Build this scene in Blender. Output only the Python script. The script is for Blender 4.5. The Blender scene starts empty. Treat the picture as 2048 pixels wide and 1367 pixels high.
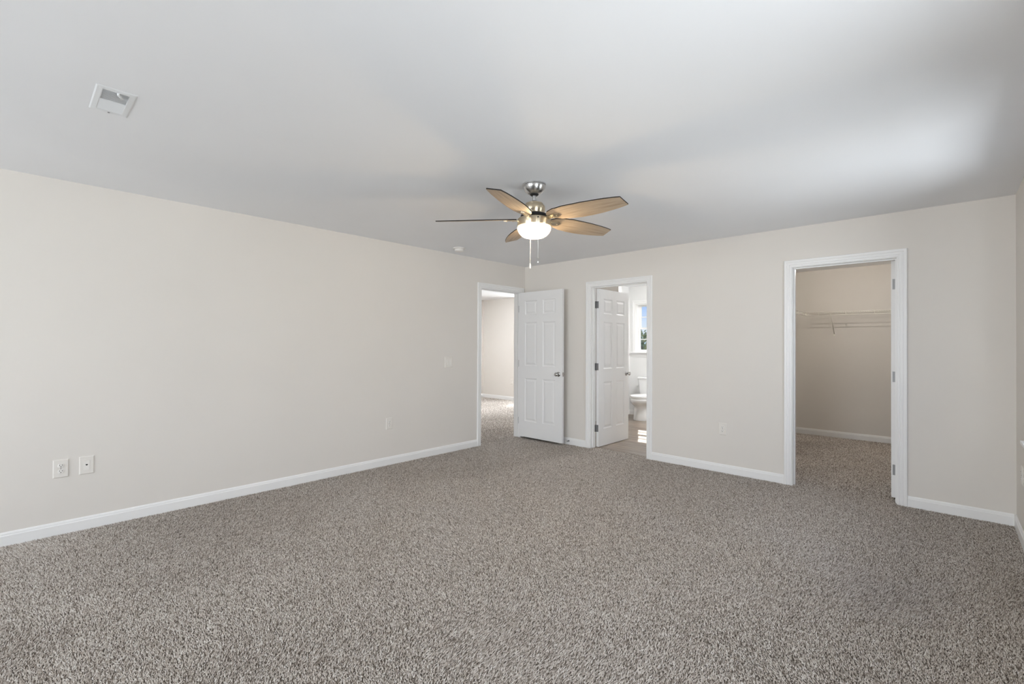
import bpy, bmesh, math, random
import numpy as np
from mathutils import Vector, Matrix

# ------------------------------------------------------------------ camera, sky, sun, daylight, exposure
scene = bpy.context.scene
COL = scene.collection
PI = math.pi

W = 4.84          # room width (left wall x=0, right wall x=W); back wall y=0
H = 2.44          # ceiling height
FRONT = -8.8      # wall behind the camera

cam_data = bpy.data.cameras.new('camera')
cam_data.sensor_width = 36.0
cam_data.lens = 929.68 / 2048 * 36
cam_data.clip_start = 0.05
cam_data.clip_end = 3000
cam = bpy.data.objects.new('camera', cam_data)
COL.objects.link(cam)
cam.matrix_world = (Matrix.Translation((4.4685, -5.0437, 1.3127)) @ Matrix.Rotation(0.752446, 4, 'Z')
                    @ Matrix.Rotation(PI / 2 + 0.006444, 4, 'X') @ Matrix.Rotation(0.004345, 4, 'Z'))
scene.camera = cam

scene.view_settings.view_transform = 'Standard'
scene.view_settings.look = 'None'
scene.view_settings.gamma = 1.0
scene.view_settings.use_curve_mapping = False
scene.view_settings.exposure = 0.0
scene.cycles.max_bounces = 14
scene.cycles.diffuse_bounces = 10
scene.cycles.transparent_max_bounces = 12

world = bpy.data.worlds.new('sky')
scene.world = world
world.use_nodes = True
wn, wl = world.node_tree.nodes, world.node_tree.links
bg = wn['Background']
wtc = wn.new('ShaderNodeTexCoord')
wsep = wn.new('ShaderNodeSeparateXYZ')
wl.new(wtc.outputs['Generated'], wsep.inputs[0])
wramp = wn.new('ShaderNodeValToRGB')
wramp.color_ramp.elements[0].position = 0.03
wramp.color_ramp.elements[0].color = (0.80, 0.90, 0.99, 1)
wramp.color_ramp.elements[1].position = 0.35
wramp.color_ramp.elements[1].color = (0.16, 0.36, 0.80, 1)
e_ = wramp.color_ramp.elements.new(0.085)
e_.color = (0.36, 0.57, 0.96, 1)
wl.new(wsep.outputs['Z'], wramp.inputs[0])
wno = wn.new('ShaderNodeTexNoise')
wno.inputs['Scale'].default_value = 4.0
wno.inputs['Detail'].default_value = 6.0
wl.new(wtc.outputs['Generated'], wno.inputs['Vector'])
wcr = wn.new('ShaderNodeValToRGB')
wcr.color_ramp.elements[0].position = 0.60
wcr.color_ramp.elements[1].position = 0.80
wl.new(wno.outputs['Fac'], wcr.inputs[0])
wmx = wn.new('ShaderNodeMix')
wmx.data_type = 'RGBA'
wl.new(wcr.outputs[0], wmx.inputs[0])
wl.new(wramp.outputs[0], wmx.inputs[6])
wmx.inputs[7].default_value = (0.95, 0.97, 1.0, 1)
wl.new(wmx.outputs[2], bg.inputs['Color'])
bg.inputs['Strength'].default_value = 1.0


def light(name, kind, energy, color, loc, direction=None, size=None, size_y=None):
    d = bpy.data.lights.new(name, kind)
    d.energy = energy
    d.color = color
    if kind == 'AREA':
        d.shape = 'RECTANGLE'
        d.size = size
        d.size_y = size_y
    o = bpy.data.objects.new(name, d)
    COL.objects.link(o)
    o.location = loc
    if direction is not None:
        o.rotation_euler = Vector(direction).to_track_quat('-Z', 'Y').to_euler()
    return o


sun = light('sun', 'SUN', 12.0, (1.0, 0.95, 0.88), (0, 10, 12), (0.4455, -0.895, -0.78))
sun.data.angle = 0.009
# daylight standing just outside the bedroom windows behind the camera and the windows of the next rooms
DAY = (0.91, 0.965, 1.0)
light('daylight_front', 'AREA', 900, DAY, (2.42, FRONT - 1.3, 0.9), (0, 1, 0), 5.0, 3.0)
light('daylight_side', 'AREA', 66, DAY, (W + 0.45, -3.85, 1.25), (-1, 0, 0), 1.6, 1.7)
light('daylight_corner', 'AREA', 152, DAY, (W + 1.3, -1.45, 0.9), (-1, 0, 0), 2.6, 3.0)
light('daylight_hall_back', 'AREA', 150, DAY, (-2.67, 4.36, 1.50), (0, -1, 0), 2.15, 1.1)

# ------------------------------------------------------------------ materials


def mat(name, color, rough=0.6, metal=0.0, spec=0.3, coat=0.0):
    m = bpy.data.materials.new(name)
    m.use_nodes = True
    b = m.node_tree.nodes['Principled BSDF']
    b.inputs['Base Color'].default_value = (*color, 1)
    b.inputs['Roughness'].default_value = rough
    b.inputs['Metallic'].default_value = metal
    b.inputs['Specular IOR Level'].default_value = spec
    b.inputs['Coat Weight'].default_value = coat
    return m


def nodes(m):
    return m.node_tree.nodes, m.node_tree.links, m.node_tree.nodes['Principled BSDF']


def coords(n, l, scale=(1, 1, 1), rot=(0, 0, 0)):
    tc = n.new('ShaderNodeTexCoord')
    mp = n.new('ShaderNodeMapping')
    mp.inputs['Scale'].default_value = scale
    mp.inputs['Rotation'].default_value = rot
    l.new(tc.outputs['Object'], mp.inputs['Vector'])
    return mp.outputs['Vector']


def noise(n, l, vec, scale, detail=2.0, rough=0.5):
    t = n.new('ShaderNodeTexNoise')
    t.inputs['Scale'].default_value = scale
    t.inputs['Detail'].default_value = detail
    t.inputs['Roughness'].default_value = rough
    l.new(vec, t.inputs['Vector'])
    return t.outputs['Fac']


def ramp(n, l, fac, stops):
    r = n.new('ShaderNodeValToRGB')
    els = r.color_ramp.elements
    while len(els) < len(stops):
        els.new(0.5)
    for e, (p, c) in zip(els, stops):
        e.position = p
        e.color = (*c, 1)
    l.new(fac, r.inputs[0])
    return r.outputs[0]


def bump(n, l, b, fac, strength, dist):
    bp = n.new('ShaderNodeBump')
    bp.inputs['Strength'].default_value = strength
    bp.inputs['Distance'].default_value = dist
    l.new(fac, bp.inputs['Height'])
    l.new(bp.outputs[0], b.inputs['Normal'])


def paint(name, color, rough=0.75, spec=0.2, tex=140, amt=0.05):
    m = mat(name, color, rough, 0, spec)
    n, l, b = nodes(m)
    v = coords(n, l)
    f = noise(n, l, v, tex, 3)
    bump(n, l, b, f, amt, 0.002)
    g = noise(n, l, v, 1.3, 2)
    c = ramp(n, l, g, [(0.3, tuple(x * 0.985 for x in color)), (0.7, tuple(min(1, x * 1.01) for x in color))])
    l.new(c, b.inputs['Base Color'])
    return m


M = {}
M['wall'] = paint('wall_paint', (0.725, 0.694, 0.656))
M['bath'] = paint('bathroom_paint', (0.78, 0.785, 0.785))
M['ceiling'] = paint('ceiling_paint', (0.86, 0.87, 0.89), 0.9, 0.1)
M['trim'] = paint('trim_paint', (0.835, 0.835, 0.835), 0.35, 0.4, 60, 0.0)
M['door'] = paint('door_paint', (0.80, 0.80, 0.805), 0.4, 0.4, 90, 0.04)
M['plastic'] = mat('white_plastic', (0.80, 0.775, 0.74), 0.35, 0, 0.4)
M['plate'] = mat('plate_plastic', (0.765, 0.735, 0.695), 0.35, 0, 0.4)
M['slot'] = mat('dark_slot', (0.02, 0.02, 0.02), 0.7)
M['duct'] = mat('duct_grey', (0.70, 0.70, 0.70), 0.8)
M['vent'] = mat('vent_enamel', (0.80, 0.82, 0.84), 0.4, 0, 0.4)
M['china'] = mat('white_china', (0.86, 0.87, 0.88), 0.12, 0, 0.5, 0.3)
M['seat'] = mat('seat_plastic', (0.88, 0.88, 0.88), 0.25, 0, 0.5)
M['wire'] = mat('white_wire', (0.88, 0.86, 0.80), 0.4, 0, 0.4)
M['chrome'] = mat('polished_nickel', (0.55, 0.54, 0.53), 0.16, 1.0)
M['hinge'] = mat('satin_nickel', (0.27, 0.27, 0.275), 0.5, 0.7)
M['rubber'] = mat('white_rubber', (0.75, 0.75, 0.74), 0.6)
M['black'] = mat('black_plastic', (0.015, 0.015, 0.016), 0.4)
M['chain'] = mat('chain_metal', (0.80, 0.80, 0.80), 0.35, 0.6)
M['edge'] = mat('espresso_edge', (0.018, 0.014, 0.012), 0.5)
M['bark'] = mat('bark', (0.10, 0.075, 0.05), 0.9)


def brushed(name, color, rough):
    m = mat(name, color, rough, 1.0)
    n, l, b = nodes(m)
    f = noise(n, l, coords(n, l, (30, 30, 900)), 1.0, 3)
    bump(n, l, b, f, 0.10, 0.001)
    tg = n.new('ShaderNodeTangent')
    tg.direction_type = 'RADIAL'
    tg.axis = 'Z'
    b.inputs['Anisotropic'].default_value = 0.75
    b.inputs['Anisotropic Rotation'].default_value = 0.25
    l.new(tg.outputs[0], b.inputs['Tangent'])
    return m


M['nickel'] = brushed('brushed_nickel', (0.60, 0.595, 0.59), 0.28)
M['glow_nickel'] = brushed('lamp_tinted_nickel', (0.64, 0.545, 0.40), 0.28)  # same nickel, with the warm glow of the fan lamp put into its colour

# blade timber: pale oak with a fine grain along the blade (local x)
m = M['oak'] = mat('blade_oak', (0.5, 0.36, 0.22), 0.5, 0, 0.3)
n, l, b = nodes(m)
f = noise(n, l, coords(n, l, (4, 90, 20)), 1.0, 6, 0.65)
l.new(ramp(n, l, f, [(0.3, (0.30, 0.225, 0.155)), (0.5, (0.42, 0.33, 0.24)), (0.72, (0.52, 0.42, 0.32))]), b.inputs['Base Color'])

# carpet: brown grey cut pile with dark gaps between pale tufts
m = M['carpet'] = mat('carpet_pile', (0.3, 0.25, 0.21), 0.95, 0, 0.05)
n, l, b = nodes(m)
v = coords(n, l)
f1 = noise(n, l, v, 165, 2, 0.6)
f2 = noise(n, l, v, 2.2, 4, 0.6)
tuft = ramp(n, l, f1, [(0.37, (0.025, 0.018, 0.013)), (0.45, (0.20, 0.168, 0.145)), (0.53, (0.40, 0.36, 0.328)), (0.62, (0.87, 0.84, 0.82))])
mott = ramp(n, l, f2, [(0.3, (0.86, 0.86, 0.86)), (0.7, (1.0, 1.0, 1.0))])
mx = n.new('ShaderNodeMix')
mx.data_type = 'RGBA'
mx.blend_type = 'MULTIPLY'
mx.inputs[0].default_value = 1.0
l.new(tuft, mx.inputs[6])
l.new(mott, mx.inputs[7])
l.new(mx.outputs[2], b.inputs['Base Color'])
bump(n, l, b, f1, 0.5, 0.008)

# vinyl planks running along x
m = M['vinyl'] = mat('vinyl_plank', (0.3, 0.25, 0.2), 0.28, 0, 0.4)
n, l, b = nodes(m)
br = n.new('ShaderNodeTexBrick')
br.inputs['Scale'].default_value = 1.0
br.inputs['Brick Width'].default_value = 1.2
br.inputs['Row Height'].default_value = 0.15
br.inputs['Mortar Size'].default_value = 0.0015
br.inputs['Color1'].default_value = (0.75, 0.75, 0.75, 1)
br.inputs['Color2'].default_value = (1, 1, 1, 1)
br.inputs['Mortar'].default_value = (0.3, 0.3, 0.3, 1)
l.new(coords(n, l), br.inputs['Vector'])
gr = noise(n, l, coords(n, l, (2.0, 24, 1)), 1.0, 6, 0.7)
gc = ramp(n, l, gr, [(0.3, (0.11, 0.075, 0.052)), (0.5, (0.27, 0.21, 0.16)), (0.7, (0.46, 0.40, 0.34))])
mx = n.new('ShaderNodeMix')
mx.data_type = 'RGBA'
mx.blend_type = 'MULTIPLY'
mx.inputs[0].default_value = 1.0
l.new(gc, mx.inputs[6])
l.new(br.outputs['Color'], mx.inputs[7])
l.new(mx.outputs[2], b.inputs['Base Color'])

M['backing'] = mat('carpet_backing', (0.10, 0.085, 0.072), 0.95, 0, 0.05)
# the standing yarn of the carpet: tone differs from tuft to tuft
m = M['pile'] = mat('carpet_yarn', (0.5, 0.45, 0.4), 0.9, 0, 0.1)
n, l, b = nodes(m)
at = n.new('ShaderNodeAttribute')
at.attribute_name = 'tone'
l.new(ramp(n, l, at.outputs['Fac'], [(0.0, (0.13, 0.10, 0.082)), (0.30, (0.39, 0.34, 0.295)), (0.62, (0.68, 0.62, 0.565)), (1.0, (0.93, 0.90, 0.865))]), b.inputs['Base Color'])

# thin window glass
m = M['glass'] = bpy.data.materials.new('window_glass')
m.use_nodes = True
n, l = m.node_tree.nodes, m.node_tree.links
for x in list(n):
    n.remove(x)
o_ = n.new('ShaderNodeOutputMaterial')
mixs = n.new('ShaderNodeMixShader')
tr = n.new('ShaderNodeBsdfTransparent')
gl = n.new('ShaderNodeBsdfGlossy')
gl.inputs['Roughness'].default_value = 0.02
mixs.inputs[0].default_value = 0.05
l.new(tr.outputs[0], mixs.inputs[1])
l.new(gl.outputs[0], mixs.inputs[2])
l.new(mixs.outputs[0], o_.inputs['Surface'])


def emit(name, color, strength, base=(0.85, 0.82, 0.76)):
    m = mat(name, base, 0.25, 0, 0.4)
    b = m.node_tree.nodes['Principled BSDF']
    b.inputs['Emission Color'].default_value = (*color, 1)
    b.inputs['Emission Strength'].default_value = strength
    return m


M['bowl'] = emit('lit_opal_glass', (1.0, 0.78, 0.50), 1.4)
n, l, b = nodes(M['bowl'])
mxs = n.new('ShaderNodeMixShader')
trn = n.new('ShaderNodeBsdfTransparent')
mxs.inputs[0].default_value = 0.40
l.new(b.outputs[0], mxs.inputs[1])
l.new(trn.outputs[0], mxs.inputs[2])
l.new(mxs.outputs[0], n['Material Output'].inputs['Surface'])
M['globe'] = emit('lit_globe', (1.0, 0.88, 0.72), 1.6)
M['hall_fill'] = emit('hall_fill_glow', (0.96, 0.98, 1.0), 330.0)  # emission of the added dome that brightens the next room
M['bath_fill'] = emit('bath_fill_glow', (1.0, 0.99, 0.97), 225.0)  # emission of the added bathroom fill dome

m = M['leaf'] = mat('foliage', (0.12, 0.17, 0.06), 0.7, 0, 0.2)
n, l, b = nodes(m)
f = noise(n, l, coords(n, l), 2.5, 3)
l.new(ramp(n, l, f, [(0.32, (0.07, 0.12, 0.07)), (0.5, (0.24, 0.29, 0.13)), (0.66, (0.55, 0.48, 0.27))]), b.inputs['Base Color'])
M['grass'] = paint('grass_ground', (0.14, 0.20, 0.06), 0.9, 0.1, 20, 0.3)
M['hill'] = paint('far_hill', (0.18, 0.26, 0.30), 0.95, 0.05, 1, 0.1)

# ------------------------------------------------------------------ mesh helpers


def box(bm, x0, x1, y0, y1, z0, z1, mi=0, bevel=0.0):
    vs = [bm.verts.new((x, y, z)) for z in (z0, z1) for y in (y0, y1) for x in (x0, x1)]
    fs = [(0, 2, 3, 1), (4, 5, 7, 6), (0, 1, 5, 4), (2, 6, 7, 3), (0, 4, 6, 2), (1, 3, 7, 5)]
    faces = []
    for f in fs:
        fc = bm.faces.new([vs[i] for i in f])
        fc.material_index = mi
        faces.append(fc)
    if bevel:
        es = list({e for f in faces for e in f.edges})
        bmesh.ops.bevel(bm, geom=es, offset=bevel, segments=2, affect='EDGES', profile=0.6)
    return vs


def rings(bm, rows, close=True, cap=True, mi=0, smooth=True):
    """loft through rows of points (each row the same length)"""
    vr = [[bm.verts.new(p) for p in r] for r in rows]
    k = len(rows[0])
    for a, c in zip(vr, vr[1:]):
        for i in range(k if close else k - 1):
            j = (i + 1) % k
            f = bm.faces.new((a[i], a[j], c[j], c[i]))
            f.material_index = mi
            f.smooth = smooth
    if cap:
        for r, rev in ((vr[0], True), (vr[-1], False)):
            f = bm.faces.new(list(reversed(r)) if rev else r)
            f.material_index = mi
    return vr


def frame(axis):
    a = Vector(axis).normalized()
    u = a.orthogonal().normalized()
    return a, u, a.cross(u)


def lathe(bm, prof, origin=(0, 0, 0), axis=(0, 0, 1), seg=32, mi=0, cap=True):
    """prof: (radius, height) along the axis"""
    o = Vector(origin)
    a, u, w = frame(axis)
    rows = []
    for r, h in prof:
        r = max(r, 0.0002)
        rows.append([o + a * h + (u * math.cos(t) + w * math.sin(t)) * r for t in (2 * PI * i / seg for i in range(seg))])
    return rings(bm, rows, True, cap, mi)


def cyl(bm, p0, p1, r, seg=12, mi=0):
    p0, p1 = Vector(p0), Vector(p1)
    return lathe(bm, [(r, 0), (r, (p1 - p0).length)], p0, p1 - p0, seg, mi)


def tube(bm, pts, r, seg=6, mi=0):
    pts = [Vector(p) for p in pts]
    rows = []
    for i, p in enumerate(pts):
        d = (pts[min(i + 1, len(pts) - 1)] - pts[max(i - 1, 0)]).normalized()
        u = d.cross(Vector((0.31, 0.17, 0.94)))
        if u.length < 1e-3:
            u = d.orthogonal()
        u.normalize()
        w = d.cross(u)
        rows.append([p + (u * math.cos(t) + w * math.sin(t)) * r for t in (2 * PI * k / seg for k in range(seg))])
    return rings(bm, rows, True, True, mi)


def build(name, bm, mats, parent=None, smooth_angle=None, loc=None):
    bmesh.ops.recalc_face_normals(bm, faces=bm.faces[:])
    me = bpy.data.meshes.new(name)
    bm.to_mesh(me)
    bm.free()
    if not isinstance(mats, (list, tuple)):
        mats = [mats]
    for x in mats:
        me.materials.append(x)
    if smooth_angle is not None:
        for p in me.polygons:
            p.use_smooth = True
        me.set_sharp_from_angle(angle=math.radians(smooth_angle))
    o = bpy.data.objects.new(name, me)
    COL.objects.link(o)
    if parent is not None:
        o.parent = parent
    if loc is not None:
        o.location = loc
    return o


def tag(o, label, cat=None, group=None, kind=None):
    o['label'] = label
    if cat:
        o['category'] = cat
    if group:
        o['group'] = group
    if kind:
        o['kind'] = kind
    return o


def thing(name, label, cat, loc=(0, 0, 0), rotz=0.0, group=None, kind=None):
    o = bpy.data.objects.new(name, None)
    o.empty_display_size = 0.1
    COL.objects.link(o)
    o.location = loc
    o.rotation_euler = (0, 0, rotz)
    return tag(o, label, cat, group, kind)


def struct(name, bm, mats, label, cat, smooth_angle=None):
    return tag(build(name, bm, mats, None, smooth_angle), label, cat, None, 'structure')


def copy_tree(o, parent=None):
    c = o.copy()
    COL.objects.link(c)
    if parent is not None:
        c.parent = parent
    for ch in list(o.children):
        copy_tree(ch, c)
    return c


B = bmesh.new

# ------------------------------------------------------------------ shell
T = 0.115                      # wall thickness
OP_H = 2.058                   # height under the door heads
BATH = (1.131, 1.903)          # clear openings, back wall
CLOS = (3.397, 4.158)
ENTRY = (-0.861, -0.100)       # clear opening, left wall
J = 0.018                      # jamb board

bm = B()
PILE_Z = -0.009
box(bm, -T, W + 0.1, FRONT - 0.1, -5.3, -0.12, PILE_Z)
box(bm, -T, W + 0.1, -5.3, 0.10, -0.12, PILE_Z, 1)
box(bm, 2.56, W + 0.1, 0.10, 3.2, -0.12, PILE_Z, 1)
floor = struct('floor', bm, [M['carpet'], M['backing']], 'brown grey cut pile carpet covering the bedroom and the closet', 'floor')
bm = B()
box(bm, -4.3, -T, -3.6, 3.2, -0.12, PILE_Z)
box(bm, -4.3, -1.2, 3.2, 4.3, -0.12, PILE_Z)
floor_hall = struct('floor_hall', bm, M['carpet'], 'sunlit beige carpet of the room beyond the open entry door', 'floor')


def pile(parent, x0, x1, y0, y1, step, seed, keep=None):
    """cut pile: a leaning three-sided tuft every step metres"""
    rng = np.random.default_rng(seed)
    nx, ny = int((x1 - x0) / step), int((y1 - y0) / step)
    gx, gy = np.meshgrid((np.arange(nx) + 0.5) * step + x0, (np.arange(ny) + 0.5) * step + y0)
    px = gx.ravel() + rng.uniform(-0.5, 0.5, nx * ny) * step
    py = gy.ravel() + rng.uniform(-0.5, 0.5, nx * ny) * step
    if keep is not None:
        k = keep(px, py)
        px, py = px[k], py[k]
    c = len(px)
    # brushed patches: slow fields that lean the yarn and change its height
    f1 = np.sin(px * 2.1 + 1.3 * np.sin(py * 1.7 + 0.6)) + np.sin(py * 2.9 + 1.1 * np.sin(px * 3.3))
    f2 = np.sin(px * 5.3 + 2.0 * np.sin(py * 4.1)) + np.sin(py * 6.7 + 1.7 * np.sin(px * 5.9 + 2.0))
    lean = 0.0030 * f1 + 0.0018 * f2
    ang = rng.uniform(0, 2 * PI, c)
    r = step * rng.uniform(0.42, 0.68, c)
    hgt = rng.uniform(0.0065, 0.0115, c)
    tx = px + rng.normal(0, 0.0034, c) + lean * 0.7
    ty = py + rng.normal(0, 0.0034, c) + lean
    co = np.empty((c, 4, 3), np.float32)
    for j in range(3):
        a = ang + j * 2 * PI / 3
        co[:, j, 0] = px + r * np.cos(a)
        co[:, j, 1] = py + r * np.sin(a)
        co[:, j, 2] = PILE_Z - 0.001
    co[:, 3, 0], co[:, 3, 1], co[:, 3, 2] = tx, ty, PILE_Z + hgt
    base = (np.arange(c) * 4)[:, None, None]
    idx = (np.array([[0, 1, 3], [1, 2, 3], [2, 0, 3]])[None] + base).reshape(-1).astype(np.int32)
    me = bpy.data.meshes.new('carpet_pile')
    me.vertices.add(c * 4)
    me.vertices.foreach_set('co', co.ravel())
    me.loops.add(c * 9)
    me.loops.foreach_set('vertex_index', idx)
    me.polygons.add(c * 3)
    me.polygons.foreach_set('loop_start', np.arange(0, c * 9, 3, dtype=np.int32))
    tone = np.clip(rng.beta(1.6, 1.5, c), 0, 1).astype(np.float32)
    at = me.attributes.new('tone', 'FLOAT', 'POINT')
    at.data.foreach_set('value', np.repeat(tone, 4))
    me.update(calc_edges=True)
    me.materials.append(M['pile'])
    o = bpy.data.objects.new('carpet_pile', me)
    COL.objects.link(o)
    o.parent = parent
    o['kind'] = 'stuff'
    return c


def near_view(x, y):
    dx, dy = x - 4.4685, y + 5.0437
    dep = -0.6834 * dx + 0.7300 * dy
    lat = 0.7300 * dx + 0.6834 * dy
    return (dep > 1.15) & (np.abs(lat) < dep * 1.35 + 0.5)


pile(floor, 0.006, W - 0.006, -5.3, 0.095, 0.0061, 1, near_view)
pile(floor, 2.70, W - 0.006, 0.095, 3.095, 0.0085, 2)
pile(floor_hall, -4.09, -T, -1.6, 3.045, 0.0110, 3, lambda x, y: (y > -1.3 + x * -0.2) & (y < 0.9 - x * 0.85))
pile(floor, -T, 0.006, ENTRY[0], ENTRY[1], 0.0068, 4)
bm = B()
box(bm, -T, 2.56, 0.10, 3.2, -0.12, -0.006)
struct('floor_bathroom', bm, M['vinyl'], 'wood look vinyl plank floor of the bathroom', 'floor')
bm = B()
box(bm, -0.06, W + 0.2, FRONT - 0.2, 3.25, H, H + 0.15)
box(bm, -4.4, -0.06, FRONT - 0.2, 3.25, H, H + 0.15)
box(bm, -4.4, -1.2, 3.25, 4.4, H, H + 0.15)
struct('ceiling', bm, M['ceiling'], 'flat pale grey painted ceiling', 'ceiling')

bm = B()
for x0, x1, z0, z1 in ((-T, BATH[0] - J, 0, H), (BATH[0] - J, BATH[1] + J, OP_H + J, H), (BATH[1] + J, CLOS[0] - J, 0, H),
                       (CLOS[0] - J, CLOS[1] + J, OP_H + J, H), (CLOS[1] + J, W, 0, H)):
    box(bm, x0, x1, 0, T, z0 if z0 else -0.02, z1)
struct('wall_back', bm, M['wall'], 'cream back wall with the bathroom and closet doorways', 'wall')
bm = B()
for y0, y1, z0 in ((FRONT, ENTRY[0] - J, 0), (ENTRY[0] - J, ENTRY[1] + J, OP_H + J), (ENTRY[1] + J, 0, 0)):
    box(bm, -T, 0, y0, y1, z0 if z0 else -0.02, H)
struct('wall_left', bm, M['wall'], 'long cream left wall with the entry doorway near the corner', 'wall')
bm = B()
RW = [(-4.50, -3.20, 0.74, 2.1), (-2.10, -0.90, 0.74, 2.1)]
ys = [FRONT - 0.1, -4.50, -3.20, -2.10, -0.90, 3.25]
for k, (y0, y1) in enumerate(zip(ys, ys[1:])):
    if k % 2:
        box(bm, W, W + 0.12, y0, y1, -0.01, 0.74)
        box(bm, W, W + 0.12, y0, y1, 2.1, H)
    else:
        box(bm, W, W + 0.12, y0, y1, -0.02, H)
struct('wall_right', bm, M['wall'], 'cream right wall seen as a sliver at the edge', 'wall')


def wall_with_windows(name, ax, c0, c1, a0, a1, wins, label, mtl='wall'):
    """wall in a plane of constant y from c0 to c1, spanning a0..a1 in x, window holes (x0,x1,z0,z1)"""
    bm = B()
    xs = sorted([a0, a1] + [w[0] for w in wins] + [w[1] for w in wins])
    for x0, x1 in zip(xs, xs[1:]):
        hole = [w for w in wins if abs(w[0] - x0) < 1e-6 and abs(w[1] - x1) < 1e-6]
        if hole:
            box(bm, x0, x1, c0, c1, -0.01, hole[0][2])
            box(bm, x0, x1, c0, c1, hole[0][3], H)
        else:
            box(bm, x0, x1, c0, c1, -0.02, H)
    return struct(name, bm, M[mtl], label, 'wall')


FW = [(0.6, 2.1, 0.74, 2.1), (2.8, 4.3, 0.74, 2.1)]
wall_with_windows('wall_front', 1, FRONT - 0.12, FRONT, -T, W, FW, 'cream wall with two windows behind the viewpoint')
# bathroom
BW = (0.125, 1.0, 1.19, 2.10)
wall_with_windows('wall_bathroom_back', 1, 3.05, 3.20, 0.0, 2.56, [BW], 'white bathroom wall behind the toilet with a window', 'bath')
bm = B()
box(bm, -0.06, 0, T, 3.2, -0.02, H)
struct('wall_bathroom_left', bm, M['bath'], 'white bathroom side wall left of the toilet', 'wall')
bm = B()
box(bm, -T, -0.06, T, 3.05, -0.02, H)
struct('wall_hall_right', bm, M['wall'], 'wall of the next room backing onto the bathroom', 'wall')
bm = B()
box(bm, 0.0, 0.423, 1.90, 2.0, -0.02, H)
struct('wall_bathroom_stub', bm, M['wall'], 'short beige wall seen above the bathroom door', 'wall')
bm = B()
box(bm, 2.56, 2.668, T, 3.2, -0.02, H)
struct('wall_closet_left', bm, M['wall'], 'side wall of the walk-in closet carrying a wire shelf', 'wall')
bm = B()
box(bm, 2.46, 2.56, T, 3.2, -0.02, H)
struct('wall_bathroom_right', bm, M['bath'], 'white bathroom wall out of view to the right', 'wall')
bm = B()
box(bm, 2.668, W, 3.10, 3.2, -0.02, H)
struct('wall_closet_back', bm, M['wall'], 'shaded beige back wall of the walk-in closet', 'wall')
# room beyond the entry door
bm = B()
box(bm, -4.2, -4.1, -3.6, 4.3, -0.02, H)
struct('wall_hall_left', bm, M['wall'], 'bright side wall of the room beyond the entry door', 'wall')
bm = B()
box(bm, -4.1, -2.96, 3.05, 3.15, -0.02, H)
struct('wall_hall_far', bm, M['wall'], 'bright far wall seen through the entry doorway', 'wall')
wall_with_windows('wall_hall_back', 1, 4.2, 4.3, -4.1, -1.2, [(-3.75, -1.6, 0.85, 1.92)], 'window wall of the room beyond the entry door')
bm = B()
box(bm, -1.3, -1.2, 3.15, 4.2, -0.02, H)
box(bm, -1.3, -0.06, 3.05, 3.2, -0.02, H)
struct('wall_hall_corner', bm, M['wall'], 'inner corner wall of the next room beside the bathroom', 'wall')
wall_with_windows('wall_hall_front', 1, -3.6, -3.5, -4.1, -T, [], 'wall at the near end of the next room')

# ------------------------------------------------------------------ mouldings
BASE_PROF = [(0, -0.012), (0.012, -0.012), (0.012, 0.060), (0.0085, 0.066), (0.0085, 0.072), (0.006, 0.080), (0.003, 0.084), (0, 0.084)]


def baseboard(name, p0, p1, nrm, label):
    """p0,p1: xy of the run on the wall face; nrm: xy pointing into the room"""
    bm = B()
    nx, ny = nrm
    rows = [[(p[0] + nx * a, p[1] + ny * a, h) for a, h in BASE_PROF] for p in (p0, p1)]
    rings(bm, rows, True, True, 0, False)
    return struct(name, bm, M['trim'], label, 'baseboard')


CW = 0.066                     # casing width
RV = 0.005                     # reveal
baseboard('baseboard_left', (0, FRONT), (0, ENTRY[0] - RV - CW), (1, 0), 'white baseboard along the left wall')
baseboard('baseboard_back', (0.012, 0), (BATH[0] - RV - CW, 0), (0, -1), 'short white baseboard between the corner and the bathroom doorway')
baseboard('baseboard_back', (BATH[1] + RV + CW, 0), (CLOS[0] - RV - CW, 0), (0, -1), 'white baseboard between the bathroom and closet doorways')
baseboard('baseboard_back', (CLOS[1] + RV + CW, 0), (W - 0.012, 0), (0, -1), 'white baseboard right of the closet doorway')
baseboard('baseboard_right', (W, FRONT), (W, 0), (-1, 0), 'white baseboard at the foot of the right wall')
baseboard('baseboard_closet', (2.68, 3.10), (W, 3.10), (0, -1), 'white baseboard at the back of the closet')
baseboard('baseboard_closet', (2.668, T), (2.668, 3.10), (1, 0), 'white baseboard along the closet side wall')
baseboard('baseboard_hall', (-4.09, 3.05), (-2.96, 3.05), (0, -1), 'white baseboard at the far wall beyond the entry door')
baseboard('baseboard_hall', (-4.1, -3.5), (-4.1, 3.05), (1, 0), 'white baseboard along the side wall beyond the entry door')
baseboard('baseboard_bathroom', (0.012, 3.05), (2.46, 3.05), (0, -1), 'white baseboard behind the toilet')
baseboard('baseboard_bathroom', (0, 2.0), (0, 3.05), (1, 0), 'white baseboard on the wall left of the toilet')

# casing profile: (offset outward from the opening, thickness)
CAS = [(0, 0), (0, 0.009), (0.003, 0.011), (0.012, 0.0115), (0.014, 0.0095), (0.018, 0.0095), (0.021, 0.0135), (0.036, 0.0135),
       (0.039, 0.0115), (0.042, 0.0115), (0.045, 0.016), (0.058, 0.0165), (0.063, 0.0150), (CW, 0.011), (CW, 0)]


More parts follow.
